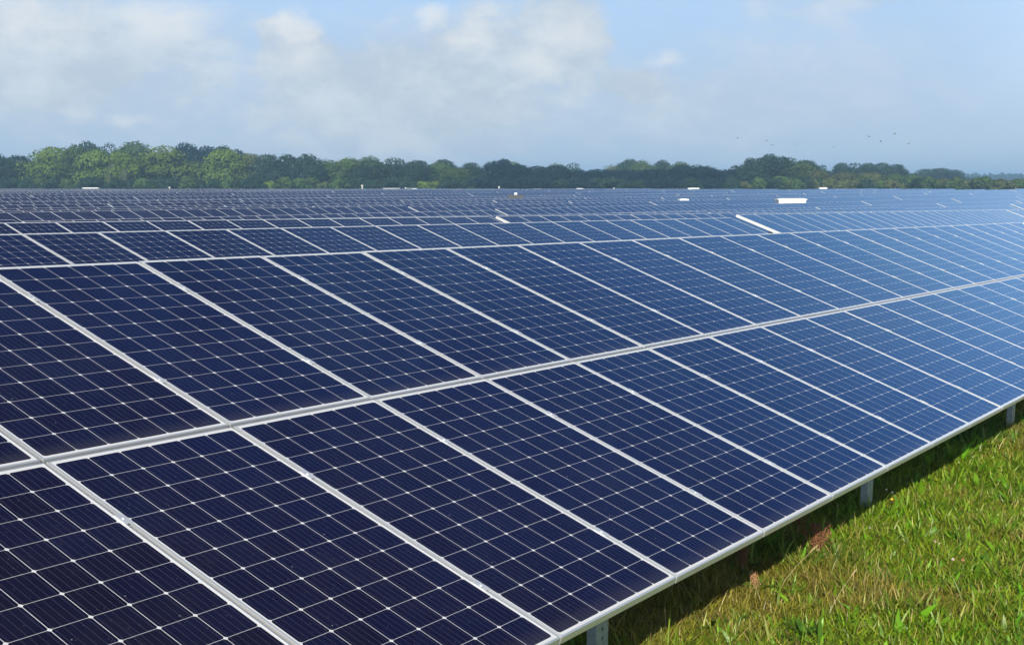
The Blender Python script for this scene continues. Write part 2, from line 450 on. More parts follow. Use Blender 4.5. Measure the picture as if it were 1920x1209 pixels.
# ------------------------------------------------------------------ terrain
# the rows run along H (to the right and away); P_ counts metres across the rows, S_ along them
HX, HY = 0.557455, 0.830207
def to_xy(s, p): return (s * HX - p * HY, s * HY + p * HX)
def to_sp(x, y): return (x * HX + y * HY, -x * HY + y * HX)
DP = -1.8 + np.array([-400, -20, 2.5, 6.1, 12.6, 19.3, 25.9, 32.5, 39.1, 45.7, 52.3, 58.9, 65.5, 72.1, 78.7, 85.3, 91.9, 98.5, 105, 112, 118, 125, 145, 200, 290, 500, 6000])
DV = np.array([0.30, 0.32, 0.385, 0.44, 0.535, 0.64, 0.93, 1.17, 1.225, 1.15, 1.21, 1.215, 1.21, 1.37, 1.47, 1.35, 1.42, 1.50, 1.235, 1.30, 1.175, 1.0, 1.02, 1.08, 1.2, 1.3, 1.3])
def ground_z(x, y):
    x = np.asarray(x, float); y = np.asarray(y, float)
    s, p = to_sp(x, y)
    D = np.interp(p, DP, DV)
    ds = s - np.maximum(0.717 * p, 5.0)
    wgt = 1.0 / (1.0 + (np.maximum(p - 16.0, 0) / 14.0) ** 2)
    D = D + 0.0139 * wgt * 90.0 * np.tanh(ds / 90.0)
    q = np.clip((y - 190.0) / 130.0, 0, 1); q = q * q * (3 - 2 * q)
    D = D * (1 - q) + 1.15 * q
    return 0.5 - D

def axis(lo, hi, near, step):
    a = [0.0]; st = step
    while a[-1] < hi:
        a.append(a[-1] + st)
        if a[-1] > near: st *= 1.16
    b = [0.0]; st = step
    while b[-1] > lo:
        b.append(b[-1] - st)
        if b[-1] < -near: st *= 1.16
    return np.array(sorted(set(b[1:] + a)))
gx = axis(-3000, 3000, 60, 1.1); gy = axis(-700, 3600, 150, 1.1)
GX, GY = np.meshgrid(gx, gy)
GZ = ground_z(GX, GY)
nx, ny = len(gx), len(gy)
idx = np.arange(nx * ny).reshape(ny, nx)
F = np.stack([idx[:-1, :-1], idx[:-1, 1:], idx[1:, 1:], idx[1:, :-1]], -1).reshape(-1, 4)
ground = link('ground', fast_mesh('ground', np.stack([GX, GY, GZ], -1).reshape(-1, 3), F, [M_GROUND], smooth=True))
tag(ground, kind='structure')

# ------------------------------------------------------------------ solar tables
TILT = math.asin(0.3438)
CT, ST = math.cos(TILT), math.sin(TILT)
PITCH = 1.012
NCOL = 28
TLEN = NCOL * PITCH
GAPV = 0.019
P_LOW = 2.530
HALF = 1.9165                      # slope length from the middle seam to an outer edge
SEAM_H = 1.339                     # seam height above the ground under the table


def frame_mesh():
    b = MB()
    w2, l2 = MOD_W / 2, MOD_L / 2
    c = 0.0012
    rings = [(w2, l2, -FRAME_H), (w2, l2, -c), (w2 - c, l2 - c, 0.0), (w2 - LIP, l2 - LIP, 0.0), (w2 - LIP, l2 - LIP, -0.0016)]
    loops = [[(x, y, z), (-x, y, z), (-x, -y, z), (x, -y, z)] for x, y, z in rings]
    for A, B in zip(loops, loops[1:]):
        for k in range(4):
            k2 = (k + 1) % 4
            b.face([A[k], A[k2], B[k2], B[k]], 0)
    # bottom flange and the white sheet on the back
    fl = 0.028
    A = loops[0]; Bq = [(w2 - fl, l2 - fl, -FRAME_H), (-w2 + fl, l2 - fl, -FRAME_H), (-w2 + fl, -l2 + fl, -FRAME_H), (w2 - fl, -l2 + fl, -FRAME_H)]
    for k in range(4):
        k2 = (k + 1) % 4
        b.face([A[k2], A[k], Bq[k], Bq[k2]], 0)
    gx_, gy_ = w2 - 0.004, l2 - 0.004
    b.face([(gx_, -gy_, -0.009), (-gx_, -gy_, -0.009), (-gx_, gy_, -0.009), (gx_, gy_, -0.009)], 1)
    return b.mesh('panel_frame', [M_ALU, M_BACK])


def glass_mesh():
    b = MB()
    x, y, z = GW / 2, GL / 2, -0.0014
    b.face([(-x, -y, z), (x, -y, z), (x, y, z), (-x, y, z)], 0, [(0, 0), (GW, 0), (GW, GL), (0, GL)])
    b.box(-x, x, -y, y, -0.0062, -0.0034, 0)
    b.uv[-6:] = [[(0.3, 0.3)] * 4] * 6
    return b.mesh('panel_glass', [M_CELL])


ME_FRAME, ME_GLASS = frame_mesh(), glass_mesh()


def plane_pt(a, b, c):
    """table space: a along the row, b up the slope from the seam, c out of the panel face"""
    return (a, b * CT - c * ST, SEAM_H + b * ST + c * CT)


def merged_panels(detail):
    """all modules of a distant table in one mesh"""
    b = MB(); rnd = random.Random(5)
    for i in range(NCOL):
        for j in (0, 1):
            xc = (i + 0.5) * PITCH; bc = (-1 if j == 0 else 1) * (GAPV / 2 + MOD_L / 2)
            w2, l2 = MOD_W / 2, MOD_L / 2
            O = [plane_pt(xc + sx * w2, bc + sy * l2, 0) for sx, sy in ((-1, -1), (1, -1), (1, 1), (-1, 1))]
            I = [plane_pt(xc + sx * (w2 - LIP), bc + sy * (l2 - LIP), 0) for sx, sy in ((-1, -1), (1, -1), (1, 1), (-1, 1))]
            Bt = [plane_pt(xc + sx * w2, bc + sy * l2, -FRAME_H) for sx, sy in ((-1, -1), (1, -1), (1, 1), (-1, 1))]
            for k in range(4):
                k2 = (k + 1) % 4
                b.face([O[k], O[k2], I[k2], I[k]], 0)
                b.face([Bt[k], Bt[k2], O[k2], O[k]], 0)
            b.face([Bt[3], Bt[2], Bt[1], Bt[0]], 1)
            ou, ov = 10 * i, 10 * j
            b.face(I, 2, [(ou, ov), (ou + GW, ov), (ou + GW, ov + GL), (ou, ov + GL)])
    return b


def module_mesh():
    """one module, frame and glass together, for tables in the middle distance"""
    b = MB()
    w2, l2 = MOD_W / 2, MOD_L / 2
    C4 = ((-1, -1), (1, -1), (1, 1), (-1, 1))
    O = [(sx * w2, sy * l2, 0) for sx, sy in C4]; I = [(sx * (w2 - LIP), sy * (l2 - LIP), 0) for sx, sy in C4]
    Bt = [(sx * w2, sy * l2, -FRAME_H) for sx, sy in C4]
    for k in range(4):
        k2 = (k + 1) % 4
        b.face([O[k], O[k2], I[k2], I[k]], 0); b.face([Bt[k], Bt[k2], O[k2], O[k]], 0)
    b.face([Bt[3], Bt[2], Bt[1], Bt[0]], 1)
    b.face(I, 2, [(0, 0), (GW, 0), (GW, GL), (0, GL)])
    return b.mesh('solar_module', [M_ALU, M_BACK, M_CELL])


def c_section(path_len, web, flange, th, mat=0, holes=False):
    """an open C profile along +Z, web facing -Y; a column of slots is cut through the web when holes is set"""
    b = MB()
    hw = web / 2
    def plate(x0, x1, y0, y1, z0, z1): b.box(x0, x1, y0, y1, z0, z1, mat)
    if not holes:
        plate(-hw, hw, 0, th, 0, path_len)
    else:
        r = 0.0075; step = 0.05
        plate(-hw, -r, 0, th, 0, path_len); plate(r, hw, 0, th, 0, path_len)
        z = 0.0
        while z < path_len:
            z1 = min(z + step - 0.017, path_len)
            plate(-r, r, 0.0004, th - 0.0004, z, z1)
            z += step
    for s in (-1, 1):
        x0, x1 = (-hw, -hw + th) if s < 0 else (hw - th, hw)
        b.box(x0, x1, th, flange, 0, path_len, mat)
        xl0, xl1 = (-hw + th, -hw + 0.018) if s < 0 else (hw - 0.018, hw - th)
        b.box(xl0, xl1, flange - th, flange, 0, path_len, mat)
    return b


FRONT_B, REAR_B = -HALF + 0.53, HALF - 0.62
def support_meshes():
    fz = plane_pt(0, FRONT_B, -0.16)[2]; rz = plane_pt(0, REAR_B, -0.16)[2]
    front = c_section(fz + 0.35, 0.12, 0.055, 0.003, holes=True)
    front.v = [(x, y, z - 0.35) for x, y, z in front.v]
    rear = c_section(rz + 0.35, 0.12, 0.055, 0.003, holes=True)
    rear.v = [(x, y, z - 0.35) for x, y, z in rear.v]
    raf = MB()
    for dx in (-0.03, 0.027):
        raf.box(dx, dx + 0.003, -HALF + 0.18, HALF - 0.18, -0.17, -0.088, 0, lambda q: plane_pt(*q))
    raf.box(-0.027, 0.027, -HALF + 0.18, HALF - 0.18, -0.091, -0.088, 0, lambda q: plane_pt(*q))
    pur = MB()
    pur.box(0.05, TLEN - 0.07, -0.02, 0.02, -FRAME_H - 0.05, -FRAME_H - 0.002, 0)
    pur.v = [(x, y * CT - z * ST, y * ST + z * CT) for x, y, z in pur.v]
    return (front.mesh('front_post', [M_GALV]), rear.mesh('rear_post', [M_GALV]), raf.mesh('rafter', [M_GALV]), pur.mesh('purlin', [M_GALV]))


ME_FPOST, ME_RPOST, ME_RAF, ME_PUR = support_meshes()
ME_MODULE = module_mesh()
PURLIN_B = (-HALF + 0.42, -HALF + 1.42, HALF - 1.42, HALF - 0.42)


def clamp_mesh():
    b = MB()
    b.box(-0.018, 0.018, -0.035, 0.035, 0.0, 0.003)
    b.tube([(0, 0, 0.003), (0, 0, 0.006)], [0.0055, 0.005], 8)
    return b.mesh('clamp', [M_CLAMP])
ME_CLAMP = clamp_mesh()


def end_rail_mesh():
    b = MB()
    b.box(-0.022, -0.014, -HALF, HALF, -0.060, 0.002, 0, lambda q: plane_pt(*q))
    b.box(-0.014, 0.004, -HALF, HALF, -0.060, -0.053, 0, lambda q: plane_pt(*q))
    return b.mesh('end_rail', [M_RAIL])
ME_RAIL = end_rail_mesh()


def far_table_mesh():
    b = merged_panels(0)
    b.box(-0.022, -0.014, -HALF, HALF, -0.055, 0.002, 4, lambda q: plane_pt(*q))
    for bb in PURLIN_B:
        b.box(0.05, TLEN - 0.07, bb - 0.02, bb + 0.02, -FRAME_H - 0.05, -FRAME_H - 0.002, 3, lambda q: plane_pt(*q))
    for k in range(7):
        x = 1.6 + k * 4.16
        for bb in (FRONT_B, REAR_B):
            y, z = plane_pt(0, bb, -0.1)[1:]
            b.box(x - 0.06, x + 0.06, y, y + 0.055, -0.35, z, 3)
    return b.mesh('distant_solar_table', [M_ALU, M_BACK, M_CELL, M_GALV, M_ALU])
ME_FAR = far_table_mesh()


def post_offsets(shift=0.0):
    return [0.9 + shift + k * 4.05 for k in range(7)]


def children_near(root, rnd, posts, clamps=None):
    for i in range(NCOL):
        for j in (0, 1):
            bc = (-1 if j == 0 else 1) * (GAPV / 2 + MOD_L / 2)
            a, y, z = plane_pt((i + 0.5) * PITCH, bc, 0)
            pn = link('solar_panel', ME_FRAME, root, (a, y, z + rnd.uniform(-.0012, .0012)), (TILT + rnd.uniform(-.0016, .0016), rnd.uniform(-.0016, .0016), 0))
            link('glass', ME_GLASS, pn)
    if clamps:
        for i in range(clamps[0], clamps[1]):
            for bb in (-HALF + 0.42, -0.49, 0.49, HALF - 0.42):
                link('clamp', ME_CLAMP, root, plane_pt(i * PITCH, bb + rnd.uniform(-.02, .02), 0.0016), (TILT, 0, 0))
    link('end_rail', ME_RAIL, root)
    for bb in PURLIN_B:
        link('purlin', ME_PUR, root, plane_pt(0, bb, 0))
    for x in posts:
        y = plane_pt(0, FRONT_B, -0.16)[1]; link('front_post', ME_FPOST, root, (x, y, 0))
        y = plane_pt(0, REAR_B, -0.16)[1]; link('rear_post', ME_RPOST, root, (x, y, 0))
        link('rafter', ME_RAF, root, (x, 0, 0))


def children_mid(root, rnd):
    for i in range(NCOL):
        for j in (0, 1):
            bc = (-1 if j == 0 else 1) * (GAPV / 2 + MOD_L / 2)
            a, y, z = plane_pt((i + 0.5) * PITCH, bc, 0)
            link('solar_panel', ME_MODULE, root, (a, y, z), (TILT + rnd.uniform(-.002, .002), rnd.uniform(-.002, .002), 0))
    link('end_rail', ME_RAIL, root)
    for bb in PURLIN_B:
        link('purlin', ME_PUR, root, plane_pt(0, bb, 0))
    for x in post_offsets():
        y = plane_pt(0, FRONT_B, -0.16)[1]; link('front_post', ME_FPOST, root, (x, y, 0))
        y = plane_pt(0, REAR_B, -0.16)[1]; link('rear_post', ME_RPOST, root, (x, y, 0))


ROW_ANGLE = math.atan2(HY, HX)
rnd = random.Random(3)
GAP = 0.36
rows = [4.330] + [10.80, 17.46] + [17.46 + 6.6 * k for k in range(1, 44)]      # perpendicular distance of each row's seam
tables = []
for r, pr in enumerate(rows):
    pt = pr + 1.8
    if r == 0: end0 = 3.094 + 24 * PITCH
    elif r == 1: end0 = 27.94
    elif r == 2: end0 = 27.70
    else: end0 = 27.7 + (rnd.uniform(-4, 4) if r % 3 == 0 else rnd.uniform(-.6, .6))
    k0 = -14
    for k in range(-14, 20):
        s0 = end0 - TLEN + k * (TLEN + GAP)
        s1 = s0 + TLEN
        xa, ya = to_xy(s0, pr); xb, yb = to_xy(s1, pr)
        # keep what stands inside the site: in front of the tree belt and within (or just beside) the view
        ym = 0.5 * (ya + yb)
        if max(ya, yb) > 326: continue
        if max(ya, yb) < 1.0: continue
        lim = 0.62 if r <= 3 else 0.44
        fr_a, fr_b = xa / max(ya, 0.5), xb / max(yb, 0.5)
        if fr_a > lim + 0.04 or fr_b < -0.44: continue
        tables.append((r, k, s0, pr))

site_group = 'solar tables standing in rows across the field'
count_in_row = {}
for r, k, s0, pr in tables:
    xa, ya = to_xy(s0, pr); xb, yb = to_xy(s0 + TLEN, pr)
    seen = (xb / max(yb, 0.5) > -0.40) and (xa / max(ya, 0.5) < 0.40)
    n_in = count_in_row.get(r, 0) + (1 if seen else 0); count_in_row[r] = n_in
    yaw = 0.0
    if r == 0:
        z0 = 1.420 - 0.01387 * (s0 - 3.094) - SEAM_H; slope = -0.01387; dz = 0.0
    elif r in (1, 2):
        # surveyed: these two rows swing slightly and drop along their length
        p0, sr, dp, zt, slope = (10.42, 9.5, 0.0229, -0.536, -0.0125) if r == 1 else (17.72, 13.75, -0.0113, -0.650, -0.0125)
        pr = p0 + dp * (s0 - sr); xa, ya = to_xy(s0, pr); xb, yb = to_xy(s0 + TLEN, pr + dp * TLEN)
        z0 = CAM_Z + zt + slope * (s0 - sr) - 1.998; yaw = dp
        dz = (0.07 if r == 1 else 0.0) if k >= 1 else 0.0
    else:
        za, zb = float(ground_z(xa, ya)), float(ground_z(xb, yb))
        slope = (zb - za) / TLEN; z0 = za
        dz = rnd.uniform(-0.05, 0.06)
        slope += rnd.uniform(-0.0014, 0.0014)
    z0 += dz
    dist = math.hypot(0.5 * (xa + xb), max(0.0, 0.5 * (ya + yb)))
    rot = (0, -math.atan(slope), ROW_ANGLE + yaw)
    near = (r == 0 and k <= 0) or (r in (1, 2) and k <= 1 and dist < 60)
    mid = not near and dist < 62 and r <= 6
    rowname = ordinal(r + 1)
    if r <= 8:
        lab = f'blue solar table in the {rowname} row from the camera, {ordinal(n_in)} from the left'
        if r == 0 and k == 0: lab = 'long foreground solar table of two tiers of navy panels beside the grass'
        elif r > 0 and not seen: lab = f'blue solar table of the {rowname} row from the camera, beyond the picture edge'
        elif r == 0: lab = 'solar table of the front row past the right end of the long foreground table'
        elif r == 1 and n_in == 1: lab = 'dark blue solar table directly behind the long foreground table, on the left'
    else:
        lab = 'distant solar table, a thin blue and white strip in the far rows below the trees'
    grp = site_group if r <= 8 else 'distant solar tables in the far rows'
    if near:
        root = empty('solar_table', (xa, ya, z0), rot)
        if r == 0 and k == 0:
            children_near(root, rnd, [q - s0 for q in (1.1, 5.41, 9.53, 14.15, 18.3, 22.4, 26.4)], (3, 28))
        else:
            children_near(root, rnd, post_offsets())
    elif mid:
        root = empty('solar_table', (xa, ya, z0), rot); children_mid(root, rnd)
    else:
        root = link('solar_table', ME_FAR, None, (xa, ya, z0), rot)
    tag(root, lab, 'solar table', grp)
print('tables', len(tables), 'rows', len(count_in_row))

# ------------------------------------------------------------------ grass
def low_edge_ground(s): return 1.420 - 0.01387 * (s - 3.094) - SEAM_H

def build_grass():
    rs = np.random.RandomState(4)
    parts = []
    # (number per square metre, region in row coordinates)
    def sample(n, s0, s1, p0, p1):
        s = rs.uniform(s0, s1, n); p = rs.uniform(p0, p1, n); return s, p
    S, P = [], []
    for dens, s0, s1, p0, p1 in ((8200, 4.0, 10.5, 0.2, 3.6), (5200, 4.0, 10.5, -2.2, 0.2), (3800, 10.5, 18.0, -1.0, 3.6), (1500, 10.5, 18, -4.5, -1.0), (1100, 4.0, 10.5, -5.5, -2.2), (420, 5.0, 24, -11, -4.5), (700, 18, 34, -4.5, 3.6), (260, -3, 4, -3, 3.5), (300, 3.0, 18.0, 1.75, 3.0)):
        s, p = sample(int(dens * (s1 - s0) * (p1 - p0)), s0, s1, p0, p1); S.append(s); P.append(p)
    s = np.concatenate(S); p = np.concatenate(P)
    x = s * HX - p * HY; y = s * HY + p * HX
    # keep to what the view, or a step aside from it, can see
    # tufts: bunches of longer, broader blades
    nt = 1500
    ts_, tp_ = rs.uniform(4, 17, nt), rs.uniform(-2.6, 3.3, nt)
    okt = fbm(ts_ * 0.9 + 70, tp_ * 0.9 + 20, 2) > rs.uniform(0.35, 0.62, nt)
    ts_, tp_ = ts_[okt], tp_[okt]
    per = 34
    tuft = np.concatenate([np.zeros(len(x), bool), np.ones(len(ts_) * per, bool)])
    s = np.concatenate([s, np.repeat(ts_, per) + rs.normal(0, .035, len(ts_) * per)])
    p = np.concatenate([p, np.repeat(tp_, per) + rs.normal(0, .035, len(ts_) * per)])
    x = s * HX - p * HY; y = s * HY + p * HX
    keep = (y > 4.6) & (x / y < 0.95) & (x / y > -0.12)
    bare = fbm(x * 1.15 + 31, y * 1.15 + 7, 3)
    spot = np.exp(-(((x - 2.55) / 0.42) ** 2 + ((y - 7.05) / 0.35) ** 2)) * 0.60 + np.exp(-(((x - 1.95) / 0.5) ** 2 + ((y - 6.35) / 0.2) ** 2)) * 0.1
    thin = np.clip((bare - 0.66) * 4.0 + spot * 1.25, 0, 0.85)
    tall = np.zeros(len(x), bool); n_edge = int(300 * 15.0 * 1.25); first = len(x) - len(ts_) * per - n_edge; tall[first:first + n_edge] = True
    keep &= rs.rand(len(x)) > thin
    tall = tall[keep]
    x, y, s, p, tuft = x[keep], y[keep], s[keep], p[keep], tuft[keep]
    # gather a share of the blades into tufts
    n = len(x)
    z = ground_z(x, y)
    dry = fbm(x * 0.75 + 3, y * 0.75 + 9, 3); fine = fbm(x * 4.0, y * 4.0, 2); lush = fbm(x * 1.1 + 50, y * 1.1 + 80, 2)
    dryk = np.clip((dry - 0.50) * 4.0 + (fine - 0.5) * 1.4 + spot[keep] * 1.4 + rs.normal(0, .22, n), 0, 1)
    lushk = np.clip((lush - 0.50) * 5 + rs.normal(0, .2, n), 0, 1) * (1 - dryk)
    kind = rs.rand(n)
    broad = (kind < 0.10) & (dryk < 0.55)
    dead = (kind > 0.84) & (dryk > 0.25) | (kind > 0.955)
    clump = np.clip((fbm(x * 3.2 + 9, y * 3.2, 2) - 0.35) * 2.2, 0.25, 1.3)
    L = rs.uniform(0.040, 0.115, n) * (0.7 + 0.6 * clump) * (1 + 0.35 * lushk)
    L[dead] *= rs.uniform(1.0, 1.7, dead.sum())
    L[tuft] *= rs.uniform(1.2, 2.0, tuft.sum()); dead &= ~tuft; dead |= tall & (kind < 0.6)
    L[tall] = rs.uniform(0.10, 0.26, tall.sum()) * np.clip(clump[tall] + 0.2, 0.5, 1.2)
    under = p > 2.45
    L[under] *= 1.1
    W = rs.uniform(0.0022, 0.0042, n); W[broad] *= rs.uniform(2.0, 3.4, broad.sum()); W[dead] *= 0.6
    W[tuft] *= rs.uniform(1.3, 2.3, tuft.sum())
    far = np.clip(np.hypot(x, y) / 9.0, 1, 2.2); W *= far
    th = rs.uniform(0, 2 * np.pi, n)
    lean = np.abs(rs.normal(0.85, 0.55, n)); lean[tuft] *= 0.7; lean[tall] *= 0.55; dl_ = dead & ~tall; lean[dl_] = rs.uniform(0.4, 1.5, dl_.sum())
    curl = rs.uniform(0.2, 1.7, n)
    dx, dy = np.cos(th), np.sin(th)
    bend = rs.normal(0, 0.6, n)
    sx, sy = -np.sin(th + bend), np.cos(th + bend)
    ts = np.array([0.0, 0.4, 0.75, 1.0]); ws = np.array([0.75, 1.0, 0.62, 0.05])
    V = np.zeros((n, 8, 3)); cx = np.zeros(n); cz = np.zeros(n); prev = 0.0
    ang = lean * 0.5
    for i, t_ in enumerate(ts):
        dl = (t_ - prev) * L; prev = t_
        a = np.minimum(ang + curl * t_, 1.9)
        cx = cx + dl * np.sin(a); cz = cz + dl * np.cos(a)
        for j, sg in ((0, -1), (1, 1)):
            V[:, 2 * i + j, 0] = x + dx * cx + sx * sg * W * ws[i]
            V[:, 2 * i + j, 1] = y + dy * cx + sy * sg * W * ws[i]
            V[:, 2 * i + j, 2] = z - 0.004 + np.maximum(cz, 0.0)
    base = np.arange(n)[:, None] * 8
    F = np.concatenate([base + np.array([[0, 1, 3, 2]]), base + np.array([[2, 3, 5, 4]]), base + np.array([[4, 5, 7, 6]])], 1).reshape(-1, 4)
    g1 = np.array([0.128, 0.275, 0.010]); g2 = np.array([0.290, 0.320, 0.014]); g3 = np.array([0.060, 0.180, 0.012]); br = np.array([0.300, 0.225, 0.035]); st = np.array([0.50, 0.38, 0.12])
    r1 = rs.rand(n)[:, None]
    colr = g1 * r1 + g2 * (1 - r1)
    colr = colr * (1 - 0.75 * lushk[:, None]) + g3 * 0.75 * lushk[:, None]
    colr = colr * (1 - dryk[:, None] * 0.72) + br * dryk[:, None] * 0.72
    colr[dead] = st * rs.uniform(0.55, 1.05, (dead.sum(), 1))
    colr[tuft] = colr[tuft] * 0.45 + np.array([0.150, 0.290, 0.013]) * 0.55
    colr[broad] = colr[broad] * np.array([0.8, 1.15, 0.9])
    colr = colr * rs.uniform(0.5, 1.4, (n, 1))
    tint = np.repeat(colr, 8, 0).reshape(n, 8, 3)
    me = fast_mesh('grass', V.reshape(-1, 3), F, [M_GRASS], tint.reshape(-1, 3))
    print('grass blades', n)
    return me
grass = link('grass', build_grass())
tag(grass, 'rough green and straw-coloured meadow grass in front of the panels', 'grass', kind='stuff')


# ------------------------------------------------------------------ weeds and flowers in the grass
def gz(x, y): return float(ground_z(x, y))

def weed_leaf(b, base, th, L, W, rise, mat, droop=0.8):
    """an oblong leaf blade with a folded midrib"""
    dx, dy = math.cos(th), math.sin(th); sx, sy = -dy, dx
    pts = []
    for i in range(6):
        t_ = i / 5.0
        r_ = L * t_ * math.cos(rise - droop * t_ * 0.5); zz = L * t_ * math.sin(rise - droop * t_ * 0.5)
        ww = W * (0.25 + 1.5 * t_ * (1 - t_) * 1.6) if i < 5 else 0.002
        c_ = Vector(base) + Vector((dx * r_, dy * r_, zz))
        pts.append((c_ - Vector((sx, sy, -0.25)) * ww, c_, c_ + Vector((sx, sy, 0.25)) * ww))
    for a, c_ in zip(pts, pts[1:]):
        b.face([a[0], a[1], c_[1], c_[0]], mat); b.face([a[1], a[2], c_[2], c_[1]], mat)


M_WLEAF = leafy('weed_leaves', (0.05, 0.11, 0.015), (0.12, 0.22, 0.03), 0.3, False, 20.0)

def dock_plant(loc, h, n_stem, seed, head_mat, label, lean=0.25):
    rr = random.Random(seed)
    root = empty('dock_plant', loc)
    tag(root, label, 'weed', 'seeding dock plants at the panel edge')
    for k in range(n_stem):
        th = rr.uniform(0, 6.28); ln = rr.uniform(0.05, lean) * h
        hh = h * rr.uniform(0.75, 1.0)
        path = [(math.cos(th) * ln * t_ * t_, math.sin(th) * ln * t_ * t_, hh * t_ - 0.02) for t_ in (0, .35, .7, 1)]
        s_ = MB(); s_.tube(path, [0.004, 0.0035, 0.003, 0.0015], 6)
        stem = link('stem', s_.mesh('stem', [M_STRAW]), root)
        hd = MB()
        for q in range(90):
            t_ = rr.uniform(0.42, 1.0)
            i = 0 if t_ < .35 else (1 if t_ < .7 else 2)
            t0 = (.0, .35, .7, 1)[i]; t1 = (.0, .35, .7, 1)[i + 1]
            f = (t_ - t0) / (t1 - t0)
            c_ = Vector(path[i]).lerp(Vector(path[i + 1]), f)
            off = 0.060 * (1.25 - t_) * h / 0.4
            c_ = c_ + Vector((rr.gauss(0, off), rr.gauss(0, off), rr.gauss(0, off * 0.5)))
            hd.sphere(c_, rr.uniform(0.0026, 0.0052), 5, 3, 0, 1.3)
        hd.tube([tuple(Vector(path[1]).lerp(Vector(path[2]), .2)), path[2], path[3]], [0.003, 0.005, 0.002], 6)
        link('seed_head', hd.mesh('seed_head', [head_mat]), stem)
    lf = MB()
    for k in range(6): weed_leaf(lf, (0, 0, 0.0), rr.uniform(0, 6.28), rr.uniform(.10, .18), .022, rr.uniform(.5, 1.1), 0)
    link('leaves', lf.mesh('leaves', [M_WLEAF]), root)
    return root


def px_ground(px, py, up=0.0):
    """the place on the meadow that the survey of the photo gives for a plant (metres)"""
    f = 2413.6; cyp = 804.5; pit = R(10.779)
    a = (px - 960) / f; b_ = -(py - cyp) / f
    dy = math.cos(pit) + b_ * math.sin(pit); dz = -math.sin(pit) + b_ * math.cos(pit)
    t_ = 5.0
    for _ in range(40):
        x, y = a * t_, dy * t_
        zt = gz(x, y) + up - CAM_Z
        t_ = zt / dz
    return (a * t_, dy * t_, gz(a * t_, dy * t_))


dock_plant(px_ground(1532, 1048), 0.27, 8, 1, M_DOCK, 'rusty red seeding dock clump just outside the panel shadow', 0.62)
dock_plant(px_ground(1496, 1012), 0.30, 3, 7, M_DOCK, 'dark brown dock stems standing in the shade behind the rusty clump', 0.2)
dock_plant(px_ground(1416, 1112), 0.17, 2, 3, M_PALEDOCK, 'small tan dock head beside the grass shadow line', 0.3)
dock_plant(px_ground(1392, 1075), 0.22, 3, 9, M_DOCK, 'brown dock stems shaded under the panel edge near the tan head', 0.2)


def straw_stalk(loc, h, th, lean, label):
    root = empty('grass_stalk', loc)
    tag(root, label, 'grass stalk', 'dry seed stalks standing out of the grass')
    path = [(math.cos(th) * lean * t_ ** 1.5, math.sin(th) * lean * t_ ** 1.5, h * t_ - 0.01) for t_ in (0, .3, .6, .85, 1)]
    s_ = MB(); s_.tube(path, [0.0018, 0.0016, 0.0014, 0.0012, 0.0008], 5)
    link('stem', s_.mesh('stem', [M_STRAW]), root)
    e_ = MB(); e_.tube([tuple(Vector(path[3]).lerp(Vector(path[4]), q)) for q in (0, .45, 1)], [0.002, 0.0042, 0.001], 6)
    e_.v = [(x, y, z + 0.004) for x, y, z in e_.v]
    link('ear', e_.mesh('ear', [M_STRAW]), root)


straw_stalk(px_ground(1568, 992), 0.20, 1.2, 0.015, 'upright pale grass stalk right of the rusty dock')
straw_stalk(px_ground(1460, 1108), 0.26, 0.5, 0.30, 'long straw stalk leaning right below the rusty dock')
straw_stalk(px_ground(1840, 842), 0.22, 0.8, 0.03, 'upright straw stalk beside the shadow near the farthest visible post')
straw_stalk(px_ground(1555, 1150), 0.24, 0.6, 0.22, 'leaning straw stalk in the dry grass at the bottom')
straw_stalk(px_ground(1250, 1192), 0.16, 2.0, 0.03, 'short straw stalk by the nearest post shadow')


def flower(loc, h, r, mat, label, kind='clover_flower'):
    r *= 0.8
    root = empty(kind, loc)
    tag(root, label, 'flower', 'small pale flowers in the meadow')
    s_ = MB(); s_.tube([(0, 0, -0.01), (0.004, 0.002, h * .6), (0.006, 0, h)], [0.0018, 0.0015, 0.0012], 5)
    link('stem', s_.mesh('stem', [M_STEM]), root)
    b = MB(); rr = random.Random(int(1000 * loc[0]))
    for k in range(26):
        z_ = rr.uniform(-.55, 1); ph = rr.uniform(0, 6.28); q = math.sqrt(max(0, 1 - z_ * z_))
        b.sphere((0.006 + r * .75 * q * math.cos(ph), r * .75 * q * math.sin(ph), h + r * .75 * z_), r * .36, 5, 3)
    b.sphere((0.006, 0, h), r * .7, 7, 5)
    link('flower_head', b.mesh('flower_head', [mat]), root)


flower(px_ground(1628, 1003), 0.055, 0.014, M_PINK, 'pale pink clover head in front of the second post')
flower(px_ground(1750, 1028), 0.05, 0.012, M_PINK, 'pinkish white clover head in the bright green grass, left of a smaller one')
flower(px_ground(1759, 1031), 0.045, 0.010, M_CREAM, 'small cream clover head close beside a pinkish white one')
flower(px_ground(1784, 1062), 0.05, 0.013, M_PINK, 'whitish clover head lowest of the flowers at the right')
flower(px_ground(1803, 1064), 0.05, 0.016, M_PALEDOCK, 'faded brown clover head beside a whitish one')
flower(px_ground(1670, 946), 0.10, 0.014, M_CREAM, 'cream flower beside the second post, highest of its clump')
flower(px_ground(1659, 945), 0.12, 0.010, M_CREAM, 'small cream flower in the shade right of the second post')
flower(px_ground(1670, 952), 0.07, 0.013, M_YELLOW, 'yellow flower below the cream ones beside the second post', 'yellow_flower')


